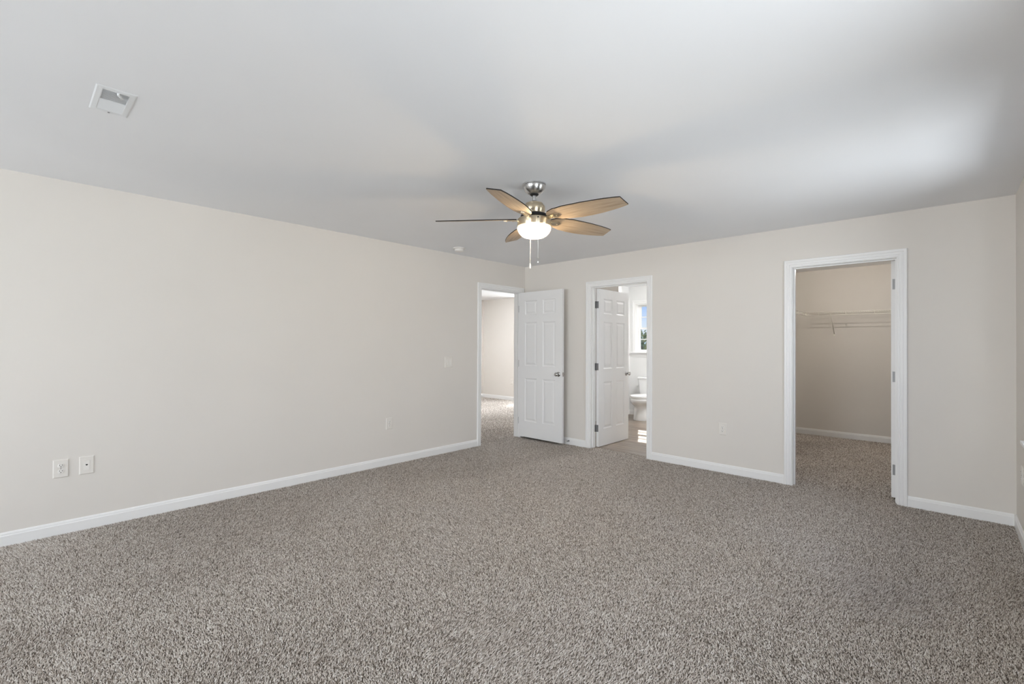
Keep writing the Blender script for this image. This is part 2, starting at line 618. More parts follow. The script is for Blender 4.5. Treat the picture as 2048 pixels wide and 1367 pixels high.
def casing(bm, a0, a1, top, put, bottom=-0.012, four=False):
    """mitred casing round an opening a0..a1, put(a, depth, z) -> point"""
    def row(sa, sz, A, Z):
        return [put(A + sa * o, d, Z + sz * o) for o, d in CAS]
    if four:
        rows = [row(-1, -1, a0, bottom), row(-1, 1, a0, top), row(1, 1, a1, top), row(1, -1, a1, bottom), row(-1, -1, a0, bottom)]
        rings(bm, rows, False, False, 0, False)
    else:
        rows = [row(-1, 0, a0, bottom), row(-1, 1, a0, top), row(1, 1, a1, top), row(1, 0, a1, bottom)]
        rings(bm, rows, True, True, 0, False)


def doorway(name, a0, a1, put, label, stop):
    """casing (room side and far side) with jamb boards and stop as a child; put(a, d, z): d>0 towards the room, d<0 into the wall"""
    bm = B()
    casing(bm, a0 - RV, a1 + RV, OP_H + RV, put)
    casing(bm, a0 - RV, a1 + RV, OP_H + RV, lambda a, d, z: put(a, -T - d, z))
    o = struct(name, bm, M['trim'], label, 'door casing')
    bm = B()

    def pbox(A0, A1, d0, d1, z0, z1):
        p, q = Vector(put(A0, d0, z0)), Vector(put(A1, d1, z1))
        box(bm, min(p.x, q.x), max(p.x, q.x), min(p.y, q.y), max(p.y, q.y), min(p.z, q.z), max(p.z, q.z))
    pbox(a0 - J, a0, 0, -T, -0.012, OP_H + J)
    pbox(a1, a1 + J, 0, -T, -0.012, OP_H + J)
    pbox(a0, a1, 0, -T, OP_H, OP_H + J)
    s0, s1 = stop
    pbox(a0, a0 + 0.011, s0, s1, -0.012, OP_H)
    pbox(a1 - 0.011, a1, s0, s1, -0.012, OP_H)
    pbox(a0 + 0.011, a1 - 0.011, s0, s1, OP_H - 0.011, OP_H)
    build('door_jamb', bm, M['trim'], o)
    return o


tr1 = doorway('trim_1', ENTRY[0], ENTRY[1], lambda a, d, z: (d, a, z), 'white casing of the entry doorway in the left wall', (-0.040, -0.075))
bm = B()
box(bm, -0.030, -0.004, ENTRY[0] - 0.001, ENTRY[0] + 0.0015, 0.905, 0.960)
tag(build('strike_plate', bm, M['hinge'], tr1), 'satin metal strike plate on the jamb')
tr2 = doorway('trim_2', BATH[0], BATH[1], lambda a, d, z: (a, -d, z), 'white casing of the bathroom doorway', (-0.040, -0.078))
tr3 = doorway('trim_3', CLOS[0], CLOS[1], lambda a, d, z: (a, -d, z), 'white casing of the walk-in closet doorway', (-0.040, -0.078))

# ------------------------------------------------------------------ doors
DT = 0.035


def raised_face(bm, w, h, y, sgn, panels):
    """one moulded six-panel face at local y, outward direction sgn (-1 = -y)"""
    xs = sorted({0.0, w} | {p[0] for p in panels} | {p[1] for p in panels})
    zs = sorted({0.0, h} | {p[2] for p in panels} | {p[3] for p in panels})
    grid = {}

    def V(x, z):
        k = (round(x, 5), round(z, 5))
        if k not in grid:
            grid[k] = bm.verts.new((x, y, z))
        return grid[k]
    cells = {(p[0], p[2]) for p in panels}
    for x0, x1 in zip(xs, xs[1:]):
        for z0, z1 in zip(zs, zs[1:]):
            inside = any(p[0] <= x0 + 1e-6 and x1 <= p[1] + 1e-6 and p[2] <= z0 + 1e-6 and z1 <= p[3] + 1e-6 for p in panels)
            if not inside:
                bm.faces.new((V(x0, z0), V(x1, z0), V(x1, z1), V(x0, z1)))
    for x0, x1, z0, z1 in panels:
        prev = None
        for ins, dep in ((0, 0), (0.003, 0.0035), (0.010, 0.0075), (0.018, 0.0080), (0.022, 0.0078), (0.040, 0.0025), (0.045, 0.0020)):
            yy = y - sgn * dep
            ring = [bm.verts.new((a, yy, c)) for a, c in ((x0 + ins, z0 + ins), (x1 - ins, z0 + ins), (x1 - ins, z1 - ins), (x0 + ins, z1 - ins))]
            if ins == 0:
                ring = [V(x0, z0), V(x1, z0), V(x1, z1), V(x0, z1)]
            if prev:
                for i in range(4):
                    bm.faces.new((prev[i], prev[(i + 1) % 4], ring[(i + 1) % 4], ring[i]))
            prev = ring
        bm.faces.new(prev)


def knob_mesh(sgn):
    bm = B()
    ax = (0, sgn, 0)
    lathe(bm, [(0.0325, 0), (0.0325, 0.003), (0.029, 0.007), (0.017, 0.010), (0.0115, 0.013), (0.0105, 0.026), (0.013, 0.031), (0.021, 0.036),
               (0.0260, 0.043), (0.0270, 0.050), (0.0250, 0.057), (0.019, 0.0625), (0.009, 0.0645), (0.001, 0.065)], (0, 0, 0), ax, 28)
    return bm


def door(name, w, h, loc, rotz, label, knob_z, hinge_zs):
    r = thing(name, label, 'door', loc, rotz, None, 'structure')
    st, mu = 0.115, 0.105
    pw = (w - 2 * st - mu) / 2
    k = h / 2.034
    zt = [h - 0.122 * k, h - 0.317 * k, h - 0.424 * k, h - 1.034 * k, h - 1.208 * k, h - 1.812 * k]
    pan = []
    for i in (0, 2, 4):
        for x0 in (st, st + pw + mu):
            pan.append((x0, x0 + pw, zt[i + 1], zt[i]))
    bm = B()
    raised_face(bm, w, h, -DT, -1, pan)
    raised_face(bm, w, h, 0.0, 1, pan)
    for c in ((0, 0, 0, h), (w, w, 0, h)):
        vs = [bm.verts.new(p) for p in ((c[0], -DT, 0), (c[0], 0, 0), (c[0], 0, h), (c[0], -DT, h))]
        bm.faces.new(vs)
    for z in (0, h):
        bm.faces.new([bm.verts.new(p) for p in ((0, -DT, z), (w, -DT, z), (w, 0, z), (0, 0, z))])
    bmesh.ops.remove_doubles(bm, verts=bm.verts[:], dist=1e-5)
    build('door_leaf', bm, M['door'], r)
    for s, y in ((-1, -DT), (1, 0.0)):
        o = build('door_knob', knob_mesh(s), M['chrome'], r, 50, (w - 0.062, y, knob_z))
        tag(o, 'round polished nickel door knob')
    bm = B()
    box(bm, w - 0.001, w + 0.0012, -DT + 0.005, -0.005, knob_z - 0.029, knob_z + 0.029)
    box(bm, w, w + 0.009, -DT + 0.012, -0.012, knob_z - 0.008, knob_z + 0.008)
    tag(build('latch_plate', bm, M['chrome'], r), 'polished nickel latch plate in the door edge')
    return r


def hinge(parent, pin, z, leaf_door, leaf_jamb):
    """pin: local xy of the knuckle; leaf_*: local (x0,x1,y0,y1) plates"""
    bm = B()
    hz = 0.0445
    for k in range(5):
        cyl(bm, (pin[0], pin[1], z - hz + k * 0.0178 + 0.0006), (pin[0], pin[1], z - hz + (k + 1) * 0.0178 - 0.0006), 0.0062, 12)
    cyl(bm, (pin[0], pin[1], z - hz - 0.004), (pin[0], pin[1], z + hz + 0.004), 0.0045, 10)
    for lf in (leaf_door, leaf_jamb):
        if lf:
            box(bm, lf[0], lf[1], lf[2], lf[3], z - hz, z + hz)
    tag(build('hinge', bm, M['hinge'], parent), 'satin metal butt hinge')


# entry door: swung into the bedroom, standing parallel to the back wall
d1 = door('door_1', 0.770, 2.030, (0.008, -0.100, 0.024), 0.0, 'white six-panel entry door standing open in the corner of the room', 0.904, None)
for z in (0.22, 1.03, 1.80):
    hinge(d1, (-0.0055, -0.026), z, (-0.0015, 0.001, -0.030, -0.004), (-0.032, -0.006, 0.000, 0.0015))
# bathroom door: opened into the bathroom
d2 = door('door_2', 0.757, 2.047, (1.140, 0.120, 0.0), math.radians(89.5), 'white six-panel bathroom door swung into the bathroom', 0.923, None)
for z in (0.238, 1.035, 1.84):
    hinge(d2, (-0.0035, 0.0035), z, (-0.0018, 0.001, -0.031, 0.002), (-0.040, -0.004, 0.0070, 0.0092))
# closet door: opened into the closet, only its hinge edge shows
d3 = door('door_3', 0.757, 2.035, (4.115, 0.121, 0.020), math.radians(85.5), 'white closet door opened inward, only its hinge edge showing', 0.905, None)
for z in (0.236, 1.034, 1.83):
    hinge(d3, (-0.004, -0.039), z, (-0.0018, 0.001, -0.037, -0.010), None)

# spring door stop on the baseboard behind the entry door
ds = thing('door_stop', 'small spring door stop on the baseboard beside the entry door', 'door stop', (0.800, -0.012, 0.045))
bm = B()
lathe(bm, [(0.011, 0), (0.011, 0.003), (0.006, 0.007)], (0, 0, 0), (0, -1, 0), 16)
build('base', bm, M['hinge'], ds, 40)
bm = B()
tube(bm, [(0.0055 * math.cos(t * 0.9), -0.006 - 0.052 * t / 90, 0.0055 * math.sin(t * 0.9)) for t in range(91)], 0.0012, 5)
build('spring', bm, M['hinge'], ds)
bm = B()
lathe(bm, [(0.006, 0), (0.0085, 0.003), (0.0085, 0.012), (0.006, 0.015)], (0, -0.057, 0), (0, -1, 0), 16)
tag(build('rubber_tip', bm, M['rubber'], ds, 40), 'white rubber tip')

# ------------------------------------------------------------------ windows


def sash_window(name, wx0, wx1, z0, z1, yin, yout, label, muntins, grid, loc=(0, 0, 0), rotz=0.0):
    """double-hung window in a hole of a wall of constant y; yin = room face, yout = outside face"""
    s = 1 if yout > yin else -1
    r = thing(name, label, 'window', loc, rotz, None, 'structure')
    bm = B()
    casing(bm, wx0, wx1, z1, lambda a, d, z: (a, yin - s * d, z), z0)
    build('window_casing', bm, M['trim'], r)

    def bx(bm, x0, x1, ya, yb, za, zb):
        box(bm, x0, x1, min(ya, yb), max(ya, yb), za, zb)
    bm = B()
    t = 0.014
    bx(bm, wx0, wx0 + t, yin, yout, z0, z1)
    bx(bm, wx1 - t, wx1, yin, yout, z0, z1)
    bx(bm, wx0 + t, wx1 - t, yin, yout, z1 - t, z1)
    bx(bm, wx0 + t, wx1 - t, yin, yout, z0, z0 + t)
    build('window_frame', bm, M['trim'], r)
    bm = B()
    bx(bm, wx0 - CW - 0.02, wx1 + CW + 0.02, yin - s * 0.045, yin, z0 - 0.018, z0)
    build('window_sill', bm, M['trim'], r)
    bm = B()
    bx(bm, wx0 - CW, wx1 + CW, yin - s * 0.012, yin, z0 - 0.085, z0 - 0.018)
    build('window_apron', bm, M['trim'], r)
    zm = (z0 + z1) / 2 + 0.01
    sw = 0.052
    nx, nz = grid
    for nm, za, zb, yy in (('lower_sash', z0 + t, zm, yin + s * 0.070), ('upper_sash', zm - 0.030, z1 - t, yin + s * 0.105)):
        bm = B()
        x0, x1 = wx0 + t, wx1 - t
        y0, y1 = yy - 0.014, yy + 0.014
        bx(bm, x0, x0 + sw, y0, y1, za, zb)
        bx(bm, x1 - sw, x1, y0, y1, za, zb)
        bx(bm, x0 + sw, x1 - sw, y0, y1, za, za + 0.032)
        bx(bm, x0 + sw, x1 - sw, y0, y1, zb - 0.032, zb)
        gx0, gx1, gz0, gz1 = x0 + sw, x1 - sw, za + 0.032, zb - 0.032
        if muntins:
            for k in range(1, nx):
                c = gx0 + (gx1 - gx0) * k / nx
                bx(bm, c - 0.008, c + 0.008, yy - 0.008, yy + 0.008, gz0, gz1)
            for k in range(1, nz):
                c = gz0 + (gz1 - gz0) * k / nz
                bx(bm, gx0, gx1, yy - 0.008, yy + 0.008, c - 0.008, c + 0.008)
        so = build(nm, bm, M['trim'], r)
        bm = B()
        bx(bm, gx0 - 0.004, gx1 + 0.004, yy - 0.0015, yy + 0.0015, gz0 - 0.004, gz1 + 0.004)
        build('pane', bm, M['glass'], so)
    return r


sash_window('window_1', BW[0], BW[1], BW[2], BW[3], 3.05, 3.20, 'white double-hung bathroom window above the toilet', True, (3, 2))
sash_window('window_2', FW[0][0], FW[0][1], FW[0][2], FW[0][3], FRONT, FRONT - 0.12, 'double-hung bedroom window behind the viewpoint, near the left wall', False, (1, 1))
sash_window('window_3', FW[1][0], FW[1][1], FW[1][2], FW[1][3], FRONT, FRONT - 0.12, 'double-hung bedroom window behind the viewpoint, near the right wall', False, (1, 1))
sash_window('window_4', -3.75, -1.6, 0.85, 1.92, 4.2, 4.32, 'window of the next room that lets in the sun patch', False, (1, 1))

sash_window('window_5', 3.20, 4.50, 0.74, 2.1, 0.0, 0.12, 'right wall window beside the viewpoint', False, (1, 1), (W, 0, 0), -PI / 2)
sash_window('window_6', 0.90, 2.10, 0.74, 2.1, 0.0, 0.12, 'right wall window just outside the frame near the back corner', False, (1, 1), (W, 0, 0), -PI / 2)

# ------------------------------------------------------------------ wall plates


def bevel_plate(bm, w, h, t, cut=()):
    """wall plate with sloped rim; local front is -y"""
    x, z = w / 2, h / 2
    rows = [[(-x, 0, -z), (x, 0, -z), (x, 0, z), (-x, 0, z)],
            [(-x, -0.002, -z), (x, -0.002, -z), (x, -0.002, z), (-x, -0.002, z)],
            [(-x + 0.005, -t, -z + 0.005), (x - 0.005, -t, -z + 0.005), (x - 0.005, -t, z - 0.005), (-x + 0.005, -t, z - 0.005)]]
    rings(bm, rows, True, True, 0, False)


def outlet(loc, rotz, label):
    r = thing('wall_outlet', label, 'outlet', loc, rotz, 'white duplex wall outlets')
    bm = B()
    bevel_plate(bm, 0.080, 0.125, 0.006)
    build('cover_plate', bm, M['plate'], r)
    for zc in (0.0195, -0.0195):
        bm = B()
        pts = []
        for i in range(40):
            t = 2 * PI * i / 40
            pts.append((0.0172 * math.cos(t), max(-0.0138, min(0.0138, 0.0172 * math.sin(t)))))
        rings(bm, [[(x, -0.005, zc + z) for x, z in pts], [(x, -0.0078, zc + z) for x, z in pts], [(x * 0.95, -0.0084, zc + z * 0.95) for x, z in pts]], True, True)
        f = build('receptacle', bm, M['plastic'], r, 40)
        bm = B()
        box(bm, -0.0078, -0.0052, -0.0088, -0.0080, zc + 0.0005, zc + 0.0090)
        box(bm, 0.0052, 0.0078, -0.0088, -0.0080, zc + 0.0015, zc + 0.0085)
        lathe(bm, [(0.0029, 0), (0.0029, 0.0008)], (0, -0.0080, zc - 0.0068), (0, -1, 0), 14)
        tag(build('slots', bm, M['slot'], f), 'dark plug slots')
    bm = B()
    lathe(bm, [(0.0035, 0), (0.003, 0.0012)], (0, -0.006, 0), (0, -1, 0), 14)
    build('screw', bm, M['hinge'], r)
    return r


LEFT, RIGHT = PI / 2, -PI / 2
outlet((0, -4.823, 0.447), LEFT, 'duplex outlet left of the phone jack on the left wall')
outlet((0, -2.236, 0.447), LEFT, 'duplex outlet below the light switch on the left wall')
outlet((2.760, 0, 0.448), 0, 'duplex outlet between the bathroom and closet doorways')
outlet((W, -0.390, 0.447), RIGHT, 'duplex outlet cut by the right edge of the photo')
outlet((-3.105, 3.05, 0.440), 0, 'tiny outlet on the bright wall beyond the entry door')

r = thing('phone_jack', 'white phone jack plate right of the outlet on the left wall', 'phone jack', (0, -4.691, 0.447), LEFT)
bm = B()
bevel_plate(bm, 0.080, 0.125, 0.006)
build('cover_plate', bm, M['plate'], r)
bm = B()
box(bm, -0.0165, 0.0165, -0.0075, -0.004, -0.0335, 0.0335, 0, 0.0006)
ins = build('insert', bm, M['plastic'], r)
bm = B()
rings(bm, [[(-0.0062, y, 0.0078), (0.0062, y, 0.0078), (0.0062, y, 0.0038), (0.0026, y, -0.0018), (-0.0026, y, -0.0018), (-0.0062, y, 0.0038)] for y in (-0.0072, -0.0080)], True, True)
tag(build('port', bm, M['slot'], ins), 'dark jack port')

r = thing('light_switch', 'white double rocker light switch beside the entry doorway', 'light switch', (0, -1.409, 1.100), LEFT)
bm = B()
bevel_plate(bm, 0.120, 0.130, 0.006)
build('cover_plate', bm, M['plate'], r)
for xc in (-0.023, 0.023):
    bm = B()
    rings(bm, [[(xc + sx * 0.0165, y if z < 0 else y + d, z) for sx, z in ((-1, -0.0335), (1, -0.0335), (1, 0.0335), (-1, 0.0335))]
               for y, d in ((-0.004, 0.0), (-0.0105, 0.0045))], True, True, 0, False)
    build('rocker', bm, M['plastic'], r)

# ------------------------------------------------------------------ ceiling vent
r = thing('ceiling_vent', 'white louvred air vent in the ceiling at the left', 'vent', (1.625, -4.742, H))
bm = B()
hx, hy = 0.150, 0.071
ix, iy = 0.119, 0.0455
rows = []
for X, Y, z in ((hx, hy, 0.0), (hx, hy, -0.001), (hx - 0.006, hy - 0.005, -0.0026), (ix + 0.003, iy + 0.003, -0.0034), (ix, iy, -0.0028), (ix, iy, -0.0005)):
    rows.append([(-X, -Y, z), (X, -Y, z), (X, Y, z), (-X, Y, z)])
rings(bm, rows, True, False, 0, False)
box(bm, -0.004, 0.004, -iy, iy, -0.0036, -0.0005)
build('frame', bm, M['vent'], r)
bm = B()
box(bm, -ix, ix, -iy, iy, -0.0008, -0.0002)
tag(build('duct_opening', bm, M['duct'], r), 'dark duct behind the louvres')
for sgn in (1, -1):
    bm = B()
    for k in range(9):
        c = sgn * (0.012 + 0.0122 * k)
        d = 0.0030
        # near bank leans open to the viewpoint, far bank leans closed
        rows = [[(c + sgn * d + e, y, -0.0040) for e, y in ((-0.0005, -iy), (0.0005, -iy), (0.0005, iy), (-0.0005, iy))],
                [(c - sgn * d + e, y, -0.0010) for e, y in ((-0.0005, -iy), (0.0005, -iy), (0.0005, iy), (-0.0005, iy))]]
        rings(bm, rows, True, True, 0, False)
    build('louvre_bank', bm, M['vent'], r)
bm = B()
tube(bm, [(0.121, 0.006, -0.003), (0.112, 0.007, -0.007), (0.098, 0.016, -0.009), (0.082, 0.024, -0.010)], 0.0048, 8)
tag(build('damper_lever', bm, M['vent'], r), 'white damper lever')
bm = B()
lathe(bm, [(0.0045, 0), (0.004, 0.002)], (-0.137, 0.0, -0.0040), (0, 0, -1), 12)
build('screw', bm, M['hinge'], r)

# ------------------------------------------------------------------ smoke detector
r = thing('smoke_detector', 'round white smoke detector on the ceiling left of the fan', 'smoke detector', (0.315, -1.515, H))
bm = B()
lathe(bm, [(0.068, 0), (0.070, -0.004), (0.069, -0.010), (0.060, -0.012)], (0, 0, 0), (0, 0, 1), 36)
build('base', bm, M['plastic'], r, 40)
bm = B()
lathe(bm, [(0.055, -0.010), (0.055, -0.016), (0.050, -0.018), (0.050, -0.024), (0.053, -0.026), (0.051, -0.036), (0.043, -0.042), (0.001, -0.044)], (0, 0, 0), (0, 0, 1), 36)
build('cover', bm, M['plastic'], r, 40)

# ------------------------------------------------------------------ ceiling fan
FX, FY = 2.354, -2.563
fan = thing('ceiling_fan', 'five-blade brushed nickel ceiling fan with lit bowl light', 'ceiling fan', (FX, FY, H))
ZB = 2.195 - H
bm = B()
lathe(bm, [(0.070, 0), (0.0825, -0.001), (0.0830, -0.010), (0.0795, -0.0125), (0.0800, -0.018), (0.077, -0.030), (0.068, -0.047), (0.053, -0.062), (0.036, -0.070), (0.026, -0.071)], seg=48)
tag(build('canopy', bm, M['nickel'], fan, 40), 'brushed nickel ceiling canopy')
bm = B()
lathe(bm, [(0.030, -0.068), (0.031, -0.074), (0.024, -0.080), (0.017, -0.082)], seg=32)
tag(build('hanger_ball', bm, M['black'], fan, 40), 'black hanger ball')
bm = B()
cyl(bm, (0, 0, -0.075), (0, 0, -0.130), 0.0125, 24)
build('downrod', bm, M['nickel'], fan, 40)
bm = B()
lathe(bm, [(0.017, -0.118), (0.018, -0.121), (0.018, -0.128), (0.024, -0.131)], seg=24)
tag(build('yoke_collar', bm, M['black'], fan, 40), 'black collar at the foot of the rod')
bm = B()
lathe(bm, [(0.022, -0.129), (0.050, -0.131), (0.062, -0.137), (0.0625, -0.143), (0.070, -0.150), (0.0755, -0.160), (0.0765, -0.170), (0.0755, -0.190),
           (0.072, -0.196), (0.0715, -0.208), (0.060, -0.213), (0.060, -0.232)], seg=48)
tag(build('motor_housing', bm, M['glow_nickel'], fan, 35), 'brushed nickel motor housing')
bm = B()
lathe(bm, [(0.066, -0.214), (0.092, -0.216), (0.095, -0.222), (0.095, -0.230), (0.090, -0.236), (0.06, -0.238)], seg=48)
build('flywheel', bm, M['black'], fan, 35)
bm = B()
lathe(bm, [(0.045, -0.240), (0.110, -0.243), (0.1165, -0.248), (0.118, -0.256), (0.118, -0.292), (0.1165, -0.297), (0.113, -0.298)], seg=56)
tag(build('light_ring', bm, M['glow_nickel'], fan, 35), 'brushed nickel ring round the light bowl')
bm = B()
lathe(bm, [(0.112, -0.291), (0.1165, -0.300), (0.1175, -0.310), (0.115, -0.323), (0.107, -0.340), (0.093, -0.356), (0.072, -0.369), (0.045, -0.377), (0.018, -0.380), (0.001, -0.3805)], seg=56)
tag(build('light_bowl', bm, M['bowl'], fan, 60), 'glowing opal glass bowl')

fl = bpy.data.lights.new('fan_bulb', 'POINT')
fl.energy = 36.0
fl.color = (1.0, 0.76, 0.46)
fl.shadow_soft_size = 0.03
fo = bpy.data.objects.new('fan_bulb', fl)
COL.objects.link(fo)
fo.parent = fan
fo.location = (0, 0, -0.342)

NEG = [(0.125, -0.030), (0.150, -0.056), (0.200, -0.073), (0.290, -0.080), (0.440, -0.072), (0.580, -0.056), (0.655, -0.042), (0.684, -0.034)]
POS = [(0.125, 0.012), (0.150, 0.034), (0.200, 0.062), (0.265, 0.082), (0.345, 0.094), (0.420, 0.098), (0.500, 0.095), (0.580, 0.087), (0.645, 0.076), (0.690, 0.064)]


def blade_bm():
    bm = B()
    out = NEG + POS[::-1]
    t = 0.0035
    bot = [bm.verts.new((x, y, -t)) for x, y in out]
    top = [bm.verts.new((x, y, t)) for x, y in out]
    f = bm.faces.new(bot[::-1])
    f.material_index = 0
    f = bm.faces.new(top)
    f.material_index = 1
    k = len(out)
    for i in range(k):
        f = bm.faces.new((bot[i], bot[(i + 1) % k], top[(i + 1) % k], top[i]))
        f.material_index = 1
    return bm


def iron_bm():
    bm = B()
    # plate under the blade root plus the bent arm from the flywheel
    t0, t1 = -0.0110, -0.0040
    pts = [(0.125, -0.017), (0.190, -0.024), (0.214, -0.012), (0.214, 0.016), (0.190, 0.026), (0.125, 0.019)]
    rings(bm, [[(x, y, t0) for x, y in pts], [(x, y, t1) for x, y in pts]], True, True, 0, False)
    sec = [(0.072, -0.022), (0.100, -0.018), (0.120, -0.010), (0.140, -0.0085)]
    rows = []
    for x, z in sec:
        rows.append([(x, -0.015, z - 0.004), (x, 0.015, z - 0.004), (x, 0.015, z + 0.004), (x, -0.015, z + 0.004)])
    rings(bm, rows, True, True, 0, False)
    for x, y in ((0.150, -0.010), (0.150, 0.012), (0.195, 0.001)):
        lathe(bm, [(0.005, 0), (0.0045, 0.003), (0.001, 0.0035)], (x, y, t0), (0, 0, -1), 10)
    return bm


blade0 = None
YAW = 0.752446
for k in range(5):
    ang = YAW + math.radians(-41.5 + 72 * k)
    if blade0 is None:
        blade0 = build('blade', blade_bm(), [M['oak'], M['edge']], fan)
        tag(blade0, 'pale oak fan blade with a dark edge')
        iron = build('blade_iron', iron_bm(), M['glow_nickel'], blade0)
        bl = blade0
    else:
        bl = copy_tree(blade0, fan)
    bl.rotation_mode = 'XYZ'
    bl.matrix_local = Matrix.Translation((0, 0, ZB)) @ Matrix.Rotation(ang, 4, 'Z') @ Matrix.Rotation(math.radians(-14), 4, 'X')

fwd = Vector((-math.sin(YAW), math.cos(YAW), 0))
rgt = Vector((math.cos(YAW), math.sin(YAW), 0))


def pull_chain(p, ztop, zbot, white, label):
    """chain hanging from the light ring at local xy p"""
    bm = B()
    z = ztop
    pts = [(p.x, p.y, ztop), (p.x, p.y, zbot + 0.034)]
    tube(bm, pts, 0.0012, 6)
    kk = int((ztop - zbot) / 0.006)
    for i in range(kk):
        zz = ztop - 0.003 - i * 0.006
        if zz > zbot + 0.036:
            lathe(bm, [(0.0003, -0.002), (0.0019, 0.0), (0.0003, 0.002)], (p.x, p.y, zz), (0, 0, 1), 6, 0, False)
    c = build('pull_chain', bm, M['chain'], fan)
    tag(c, label)
    bm = B()
    lathe(bm, [(0.002, 0.036), (0.0048, 0.034), (0.0060, 0.026), (0.0062, 0.010), (0.0055, 0.002), (0.003, 0.0)], (p.x, p.y, zbot), (0, 0, 1), 14)
    build('chain_fob', bm, M['plastic'] if white else M['chrome'], c, 40)
    return bm


pa = -fwd * 0.121 + rgt * 0.021
pull_chain(pa, -0.262, 1.866 - H, False, 'front pull chain with a nickel fob')
pb = fwd * 0.118 - rgt * 0.022
pull_chain(pb, -0.270, 1.868 - H, True, 'rear pull chain with a pale fob')
bm = B()
lathe(bm, [(0.006, 0), (0.005, 0.004), (0.003, 0.006)], tuple(-fwd * 0.1165 + rgt * 0.021 + Vector((0, 0, -0.260))), tuple(-fwd), 12)
build('chain_outlet', bm, M['black'], fan)

# ------------------------------------------------------------------ closet shelving
SZ, LIP = 1.796, 0.042
SD = 0.305


def wire_shelf(name, L, loc, rotz, label, x0=0.0, braces=(), ticks=0.305, first=0.14):
    """local: wall along +x at y=0, shelf comes out to y=-SD, top at z=0"""
    r = thing(name, label, 'wire shelf', loc, rotz, 'closet wire shelves')
    bm = B()
    wr = 0.0021
    k = int((L - x0) / 0.0254)
    for i in range(k + 1):
        x = x0 + i * 0.0254 + 0.006
        if x < L:
            tube(bm, [(x, -0.012, -0.003), (x, -SD + 0.0, -0.003)], 0.0016, 5)
    build('deck_wires', bm, M['wire'], r)
    bm = B()
    for y, z in ((-0.012, -0.006), (-SD * 0.5, -0.007)):
        tube(bm, [(x0, y, z), (L, y, z)], 0.0030, 6)
    build('support_rods', bm, M['wire'], r)
    bm = B()
    for z in (0.0, -LIP):
        tube(bm, [(x0, -SD, z), (L, -SD, z)], 0.0042, 8)
    x = first
    while x < L:
        tube(bm, [(x, -SD, 0.0), (x, -SD, -LIP)], 0.0040, 6)
        x += ticks
    build('front_lip', bm, M['wire'], r)
    for x in braces:
        bm = B()
        tube(bm, [(x, -SD + 0.004, -LIP + 0.012), (x, -SD + 0.006, -LIP), (x, -0.006, -0.300)], 0.0055, 8)
        box(bm, x - 0.008, x + 0.008, -0.004, 0.0, -0.330, -0.285)
        lathe(bm, [(0.004, 0), (0.003, 0.003)], (x, -0.004, -0.318), (0, -1, 0), 10)
        build('diagonal_brace', bm, M['wire'], r)
    bm = B()
    box(bm, L - 0.004, L, -SD - 0.006, -SD + 0.010, -LIP - 0.004, 0.008)
    build('end_bracket', bm, M['wire'], r)
    return r


wire_shelf('wire_shelf', W - 2.668, (2.668, 3.10, SZ), 0.0, 'white wire shelf across the back wall of the closet', SD, (0.602, 1.42), 0.315, 0.463)
wire_shelf('wire_shelf', 2.5, (2.668, 0.30, SZ), LEFT, 'white wire shelf along the side wall of the closet, seen end-on', 0.0, (0.9,), 0.305, 0.17)

cl = thing('closet_light', 'small round lit globe light on the closet ceiling', 'ceiling light', (3.58, 1.75, H))
bm = B()
lathe(bm, [(0.070, 0), (0.070, -0.012), (0.045, -0.020)], seg=28)
build('base', bm, M['plastic'], cl, 40)
bm = B()
lathe(bm, [(0.040, -0.018), (0.055, -0.030), (0.060, -0.055), (0.050, -0.085), (0.025, -0.102), (0.001, -0.105)], seg=28)
build('globe', bm, M['globe'], cl, 60)
lp = bpy.data.lights.new('closet_bulb', 'POINT')
lp.energy = 21.0
lp.color = (1.0, 0.93, 0.84)
lp.shadow_soft_size = 0.006
lo = bpy.data.objects.new('closet_bulb', lp)
COL.objects.link(lo)
lo.parent = cl
lo.location = (0, 0, -0.125)

# ------------------------------------------------------------------ bathroom
toi = thing('toilet', 'white toilet below the bathroom window', 'toilet', (0.490, 3.05, -0.006))


def ell(cx, cy, a, b, z, seg=36, front=1.0):
    """egg outline: front half (towards -y) stretched"""
    pts = []
    for i in range(seg):
        t = 2 * PI * i / seg
        x, y = a * math.cos(t), math.sin(t)
        y = y * (b if y > 0 else b * front)
        pts.append((cx + x, cy + y, z))
    return pts


bm = B()
# pedestal: wide foot, slim waist, swelling into the bowl
rings(bm, [ell(0, -0.36, 0.156, 0.20, 0.0, front=1.36), ell(0, -0.36, 0.158, 0.20, 0.02, front=1.38), ell(0, -0.36, 0.150, 0.19, 0.10, front=1.36),
           ell(0, -0.36, 0.144, 0.18, 0.19, front=1.38), ell(0, -0.37, 0.136, 0.18, 0.235, front=1.36), ell(0, -0.39, 0.142, 0.19, 0.265, front=1.38),
           ell(0, -0.42, 0.168, 0.20, 0.305, front=1.42), ell(0, -0.43, 0.181, 0.21, 0.345, front=1.38), ell(0, -0.43, 0.184, 0.21, 0.385, front=1.36),
           ell(0, -0.43, 0.178, 0.205, 0.392, front=1.36)], True, True)
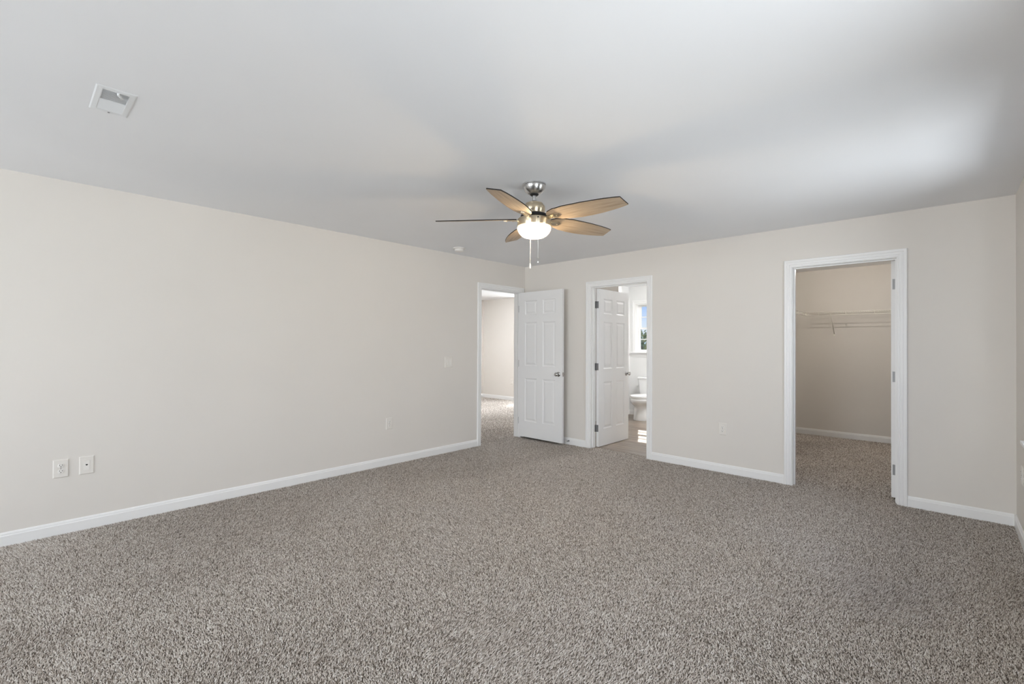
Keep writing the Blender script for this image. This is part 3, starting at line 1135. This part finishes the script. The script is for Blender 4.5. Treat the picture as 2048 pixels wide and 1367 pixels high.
# trapway bulges on the flanks
for s in (-1, 1):
    rows = []
    for i in range(9):
        t = i / 8
        y = -0.50 + 0.40 * t
        z = 0.10 + 0.13 * math.sin(PI * t)
        rr = 0.045 * (0.45 + 0.55 * math.sin(PI * min(1, t * 1.1 + 0.05)))
        rows.append([(s * 0.088 + rr * math.cos(a), y, z + rr * 1.3 * math.sin(a)) for a in (2 * PI * j / 14 for j in range(14))])
    rings(bm, rows, True, True)
rings(bm, [ell(0, -0.13, 0.13, 0.10, 0.24), ell(0, -0.13, 0.15, 0.11, 0.36), ell(0, -0.13, 0.17, 0.115, 0.392)], True, True)
build('bowl', bm, M['china'], toi, 50)
bm = B()
rings(bm, [ell(0, -0.43, 0.180, 0.205, 0.396, front=1.38), ell(0, -0.43, 0.188, 0.210, 0.400, front=1.38), ell(0, -0.43, 0.188, 0.210, 0.412, front=1.38), ell(0, -0.43, 0.183, 0.206, 0.416, front=1.38)], True, True)
build('seat', bm, M['seat'], toi, 40)
bm = B()
rings(bm, [ell(0, -0.43, 0.180, 0.206, 0.4185, front=1.36), ell(0, -0.43, 0.186, 0.210, 0.422, front=1.37), ell(0, -0.43, 0.184, 0.208, 0.432, front=1.37), ell(0, -0.43, 0.165, 0.19, 0.440, front=1.36), ell(0, -0.43, 0.10, 0.13, 0.444, front=1.3)], True, True)
build('lid', bm, M['seat'], toi, 40)


def rrect(w, d, r, cy, z, seg=6):
    pts = []
    for cx_, cy_, a0 in ((w / 2 - r, d / 2 - r, 0), (-w / 2 + r, d / 2 - r, 90), (-w / 2 + r, -d / 2 + r, 180), (w / 2 - r, -d / 2 + r, 270)):
        for i in range(seg + 1):
            a = math.radians(a0 + 90 * i / seg)
            pts.append((cx_ + r * math.cos(a), cy + cy_ + r * math.sin(a), z))
    return pts


bm = B()
rings(bm, [rrect(0.36, 0.165, 0.04, -0.105, 0.385), rrect(0.39, 0.175, 0.04, -0.105, 0.45), rrect(0.425, 0.185, 0.035, -0.105, 0.70)], True, True)
build('tank', bm, M['china'], toi, 40)
bm = B()
rings(bm, [rrect(0.440, 0.198, 0.035, -0.107, 0.700), rrect(0.450, 0.205, 0.035, -0.107, 0.705), rrect(0.450, 0.205, 0.035, -0.107, 0.728), rrect(0.435, 0.19, 0.03, -0.107, 0.738)], True, True)
build('tank_lid', bm, M['china'], toi, 40)
bm = B()
lathe(bm, [(0.012, 0), (0.012, 0.010), (0.006, 0.014)], (0.15, -0.198, 0.655), (0, -1, 0), 14)
tube(bm, [(0.15, -0.212, 0.655), (0.11, -0.216, 0.652), (0.085, -0.216, 0.648)], 0.005, 8)
tag(build('flush_lever', bm, M['chrome'], toi, 40), 'chrome flush lever')

# glowing dome added out of view to brighten the bathroom
bl_ = thing('bathroom_fill_light', 'added fill dome on the bathroom ceiling, out of view', 'ceiling light', (1.32, 2.15, H))
bm = B()
lathe(bm, [(0.150, 0), (0.150, -0.012), (0.135, -0.020)], seg=36)
build('base', bm, M['nickel'], bl_, 40)
bm = B()
lathe(bm, [(0.132, -0.016), (0.128, -0.030), (0.105, -0.050), (0.060, -0.064), (0.001, -0.068)], seg=36)
build('dome', bm, M['bath_fill'], bl_, 60)

# unseen glowing dome, added to lift the walls of the next room
hl = thing('hall_fill_light', 'added fill dome on the ceiling of the next room, out of view', 'ceiling light', (-2.90, 1.20, H))
bm = B()
lathe(bm, [(0.150, 0), (0.150, -0.012), (0.135, -0.020)], seg=36)
build('base', bm, M['nickel'], hl, 40)
bm = B()
lathe(bm, [(0.132, -0.016), (0.128, -0.030), (0.105, -0.050), (0.060, -0.064), (0.001, -0.068)], seg=36)
build('dome', bm, M['hall_fill'], hl, 60)

# ------------------------------------------------------------------ outside
bm = B()
box(bm, -260, 260, 5.0, 420, -3.3, -3.0)
struct('ground', bm, M['grass'], 'grass outside the bathroom window', 'ground')
bm = B()
rows = []
random.seed(4)
for y, hh in ((420, 0.0), (520, 1.0), (640, 0.2)):
    row = []
    for i in range(41):
        x = -900 + i * 35
        row.append((x, y, -3 + hh * (20 + 5 * math.sin(i * 0.7) + 3 * math.sin(i * 1.9 + 1))))
    rows.append(row)
rings(bm, rows, False, False)
struct('hill', bm, M['hill'], 'hazy blue hills on the horizon outside the bathroom window', 'hill')


def tree(x, y, h, w, seed, label):
    r = thing('tree', label, 'tree', (x, y, -3.0), 0, 'trees outside the bathroom window')
    rnd = random.Random(seed)
    bm = B()
    tube(bm, [(0, 0, 0), (0.05, 0, h * 0.3), (-0.04, 0.06, h * 0.6), (0.02, 0.0, h * 0.85)], 0.11, 8)
    for k in range(5):
        a = rnd.uniform(0, 2 * PI)
        z = h * rnd.uniform(0.3, 0.6)
        tube(bm, [(0, 0, z), (math.cos(a) * w * 0.3, math.sin(a) * w * 0.3, z + h * 0.15)], 0.05, 6)
    build('trunk', bm, M['bark'], r)
    bm = B()
    lobes = [(rnd.uniform(-1, 1) * w * 0.28, rnd.uniform(-1, 1) * w * 0.28, h * rnd.uniform(0.30, 0.82), w * rnd.uniform(0.20, 0.32)) for _ in range(11)]
    for _ in range(3200):
        lx, ly, lz, lr = rnd.choice(lobes)
        d = Vector((rnd.gauss(0, 1), rnd.gauss(0, 1), rnd.gauss(0, 1))).normalized() * lr * rnd.uniform(0.7, 1.0)
        c = Vector((lx, ly, lz)) + d
        u = Vector((rnd.gauss(0, 1), rnd.gauss(0, 1), rnd.gauss(0, 1))).normalized()
        v = u.orthogonal().normalized()
        s = rnd.uniform(0.07, 0.13)
        q = [c + u * s, c + v * s * 0.6, c - u * s, c - v * s * 0.6]
        bm.faces.new([bm.verts.new(p) for p in q])
    build('crown', bm, M['leaf'], r)


for k, (x, y, h, w, lb) in enumerate((
        (-8.6, 20.0, 5.35, 3.8, 'leafy green tree filling the middle of the bathroom window view'),
        (-5.0, 16.4, 4.75, 3.0, 'leafy green tree at the right of the bathroom window view'),
        (-13.4, 25.0, 5.7, 4.0, 'leafy green tree behind the left side of the bathroom window'),
        (-3.9, 21.0, 5.2, 3.4, 'leafy tree hidden past the right of the bathroom window'))):
    tree(x, y, h, w, 10 + k, lb)
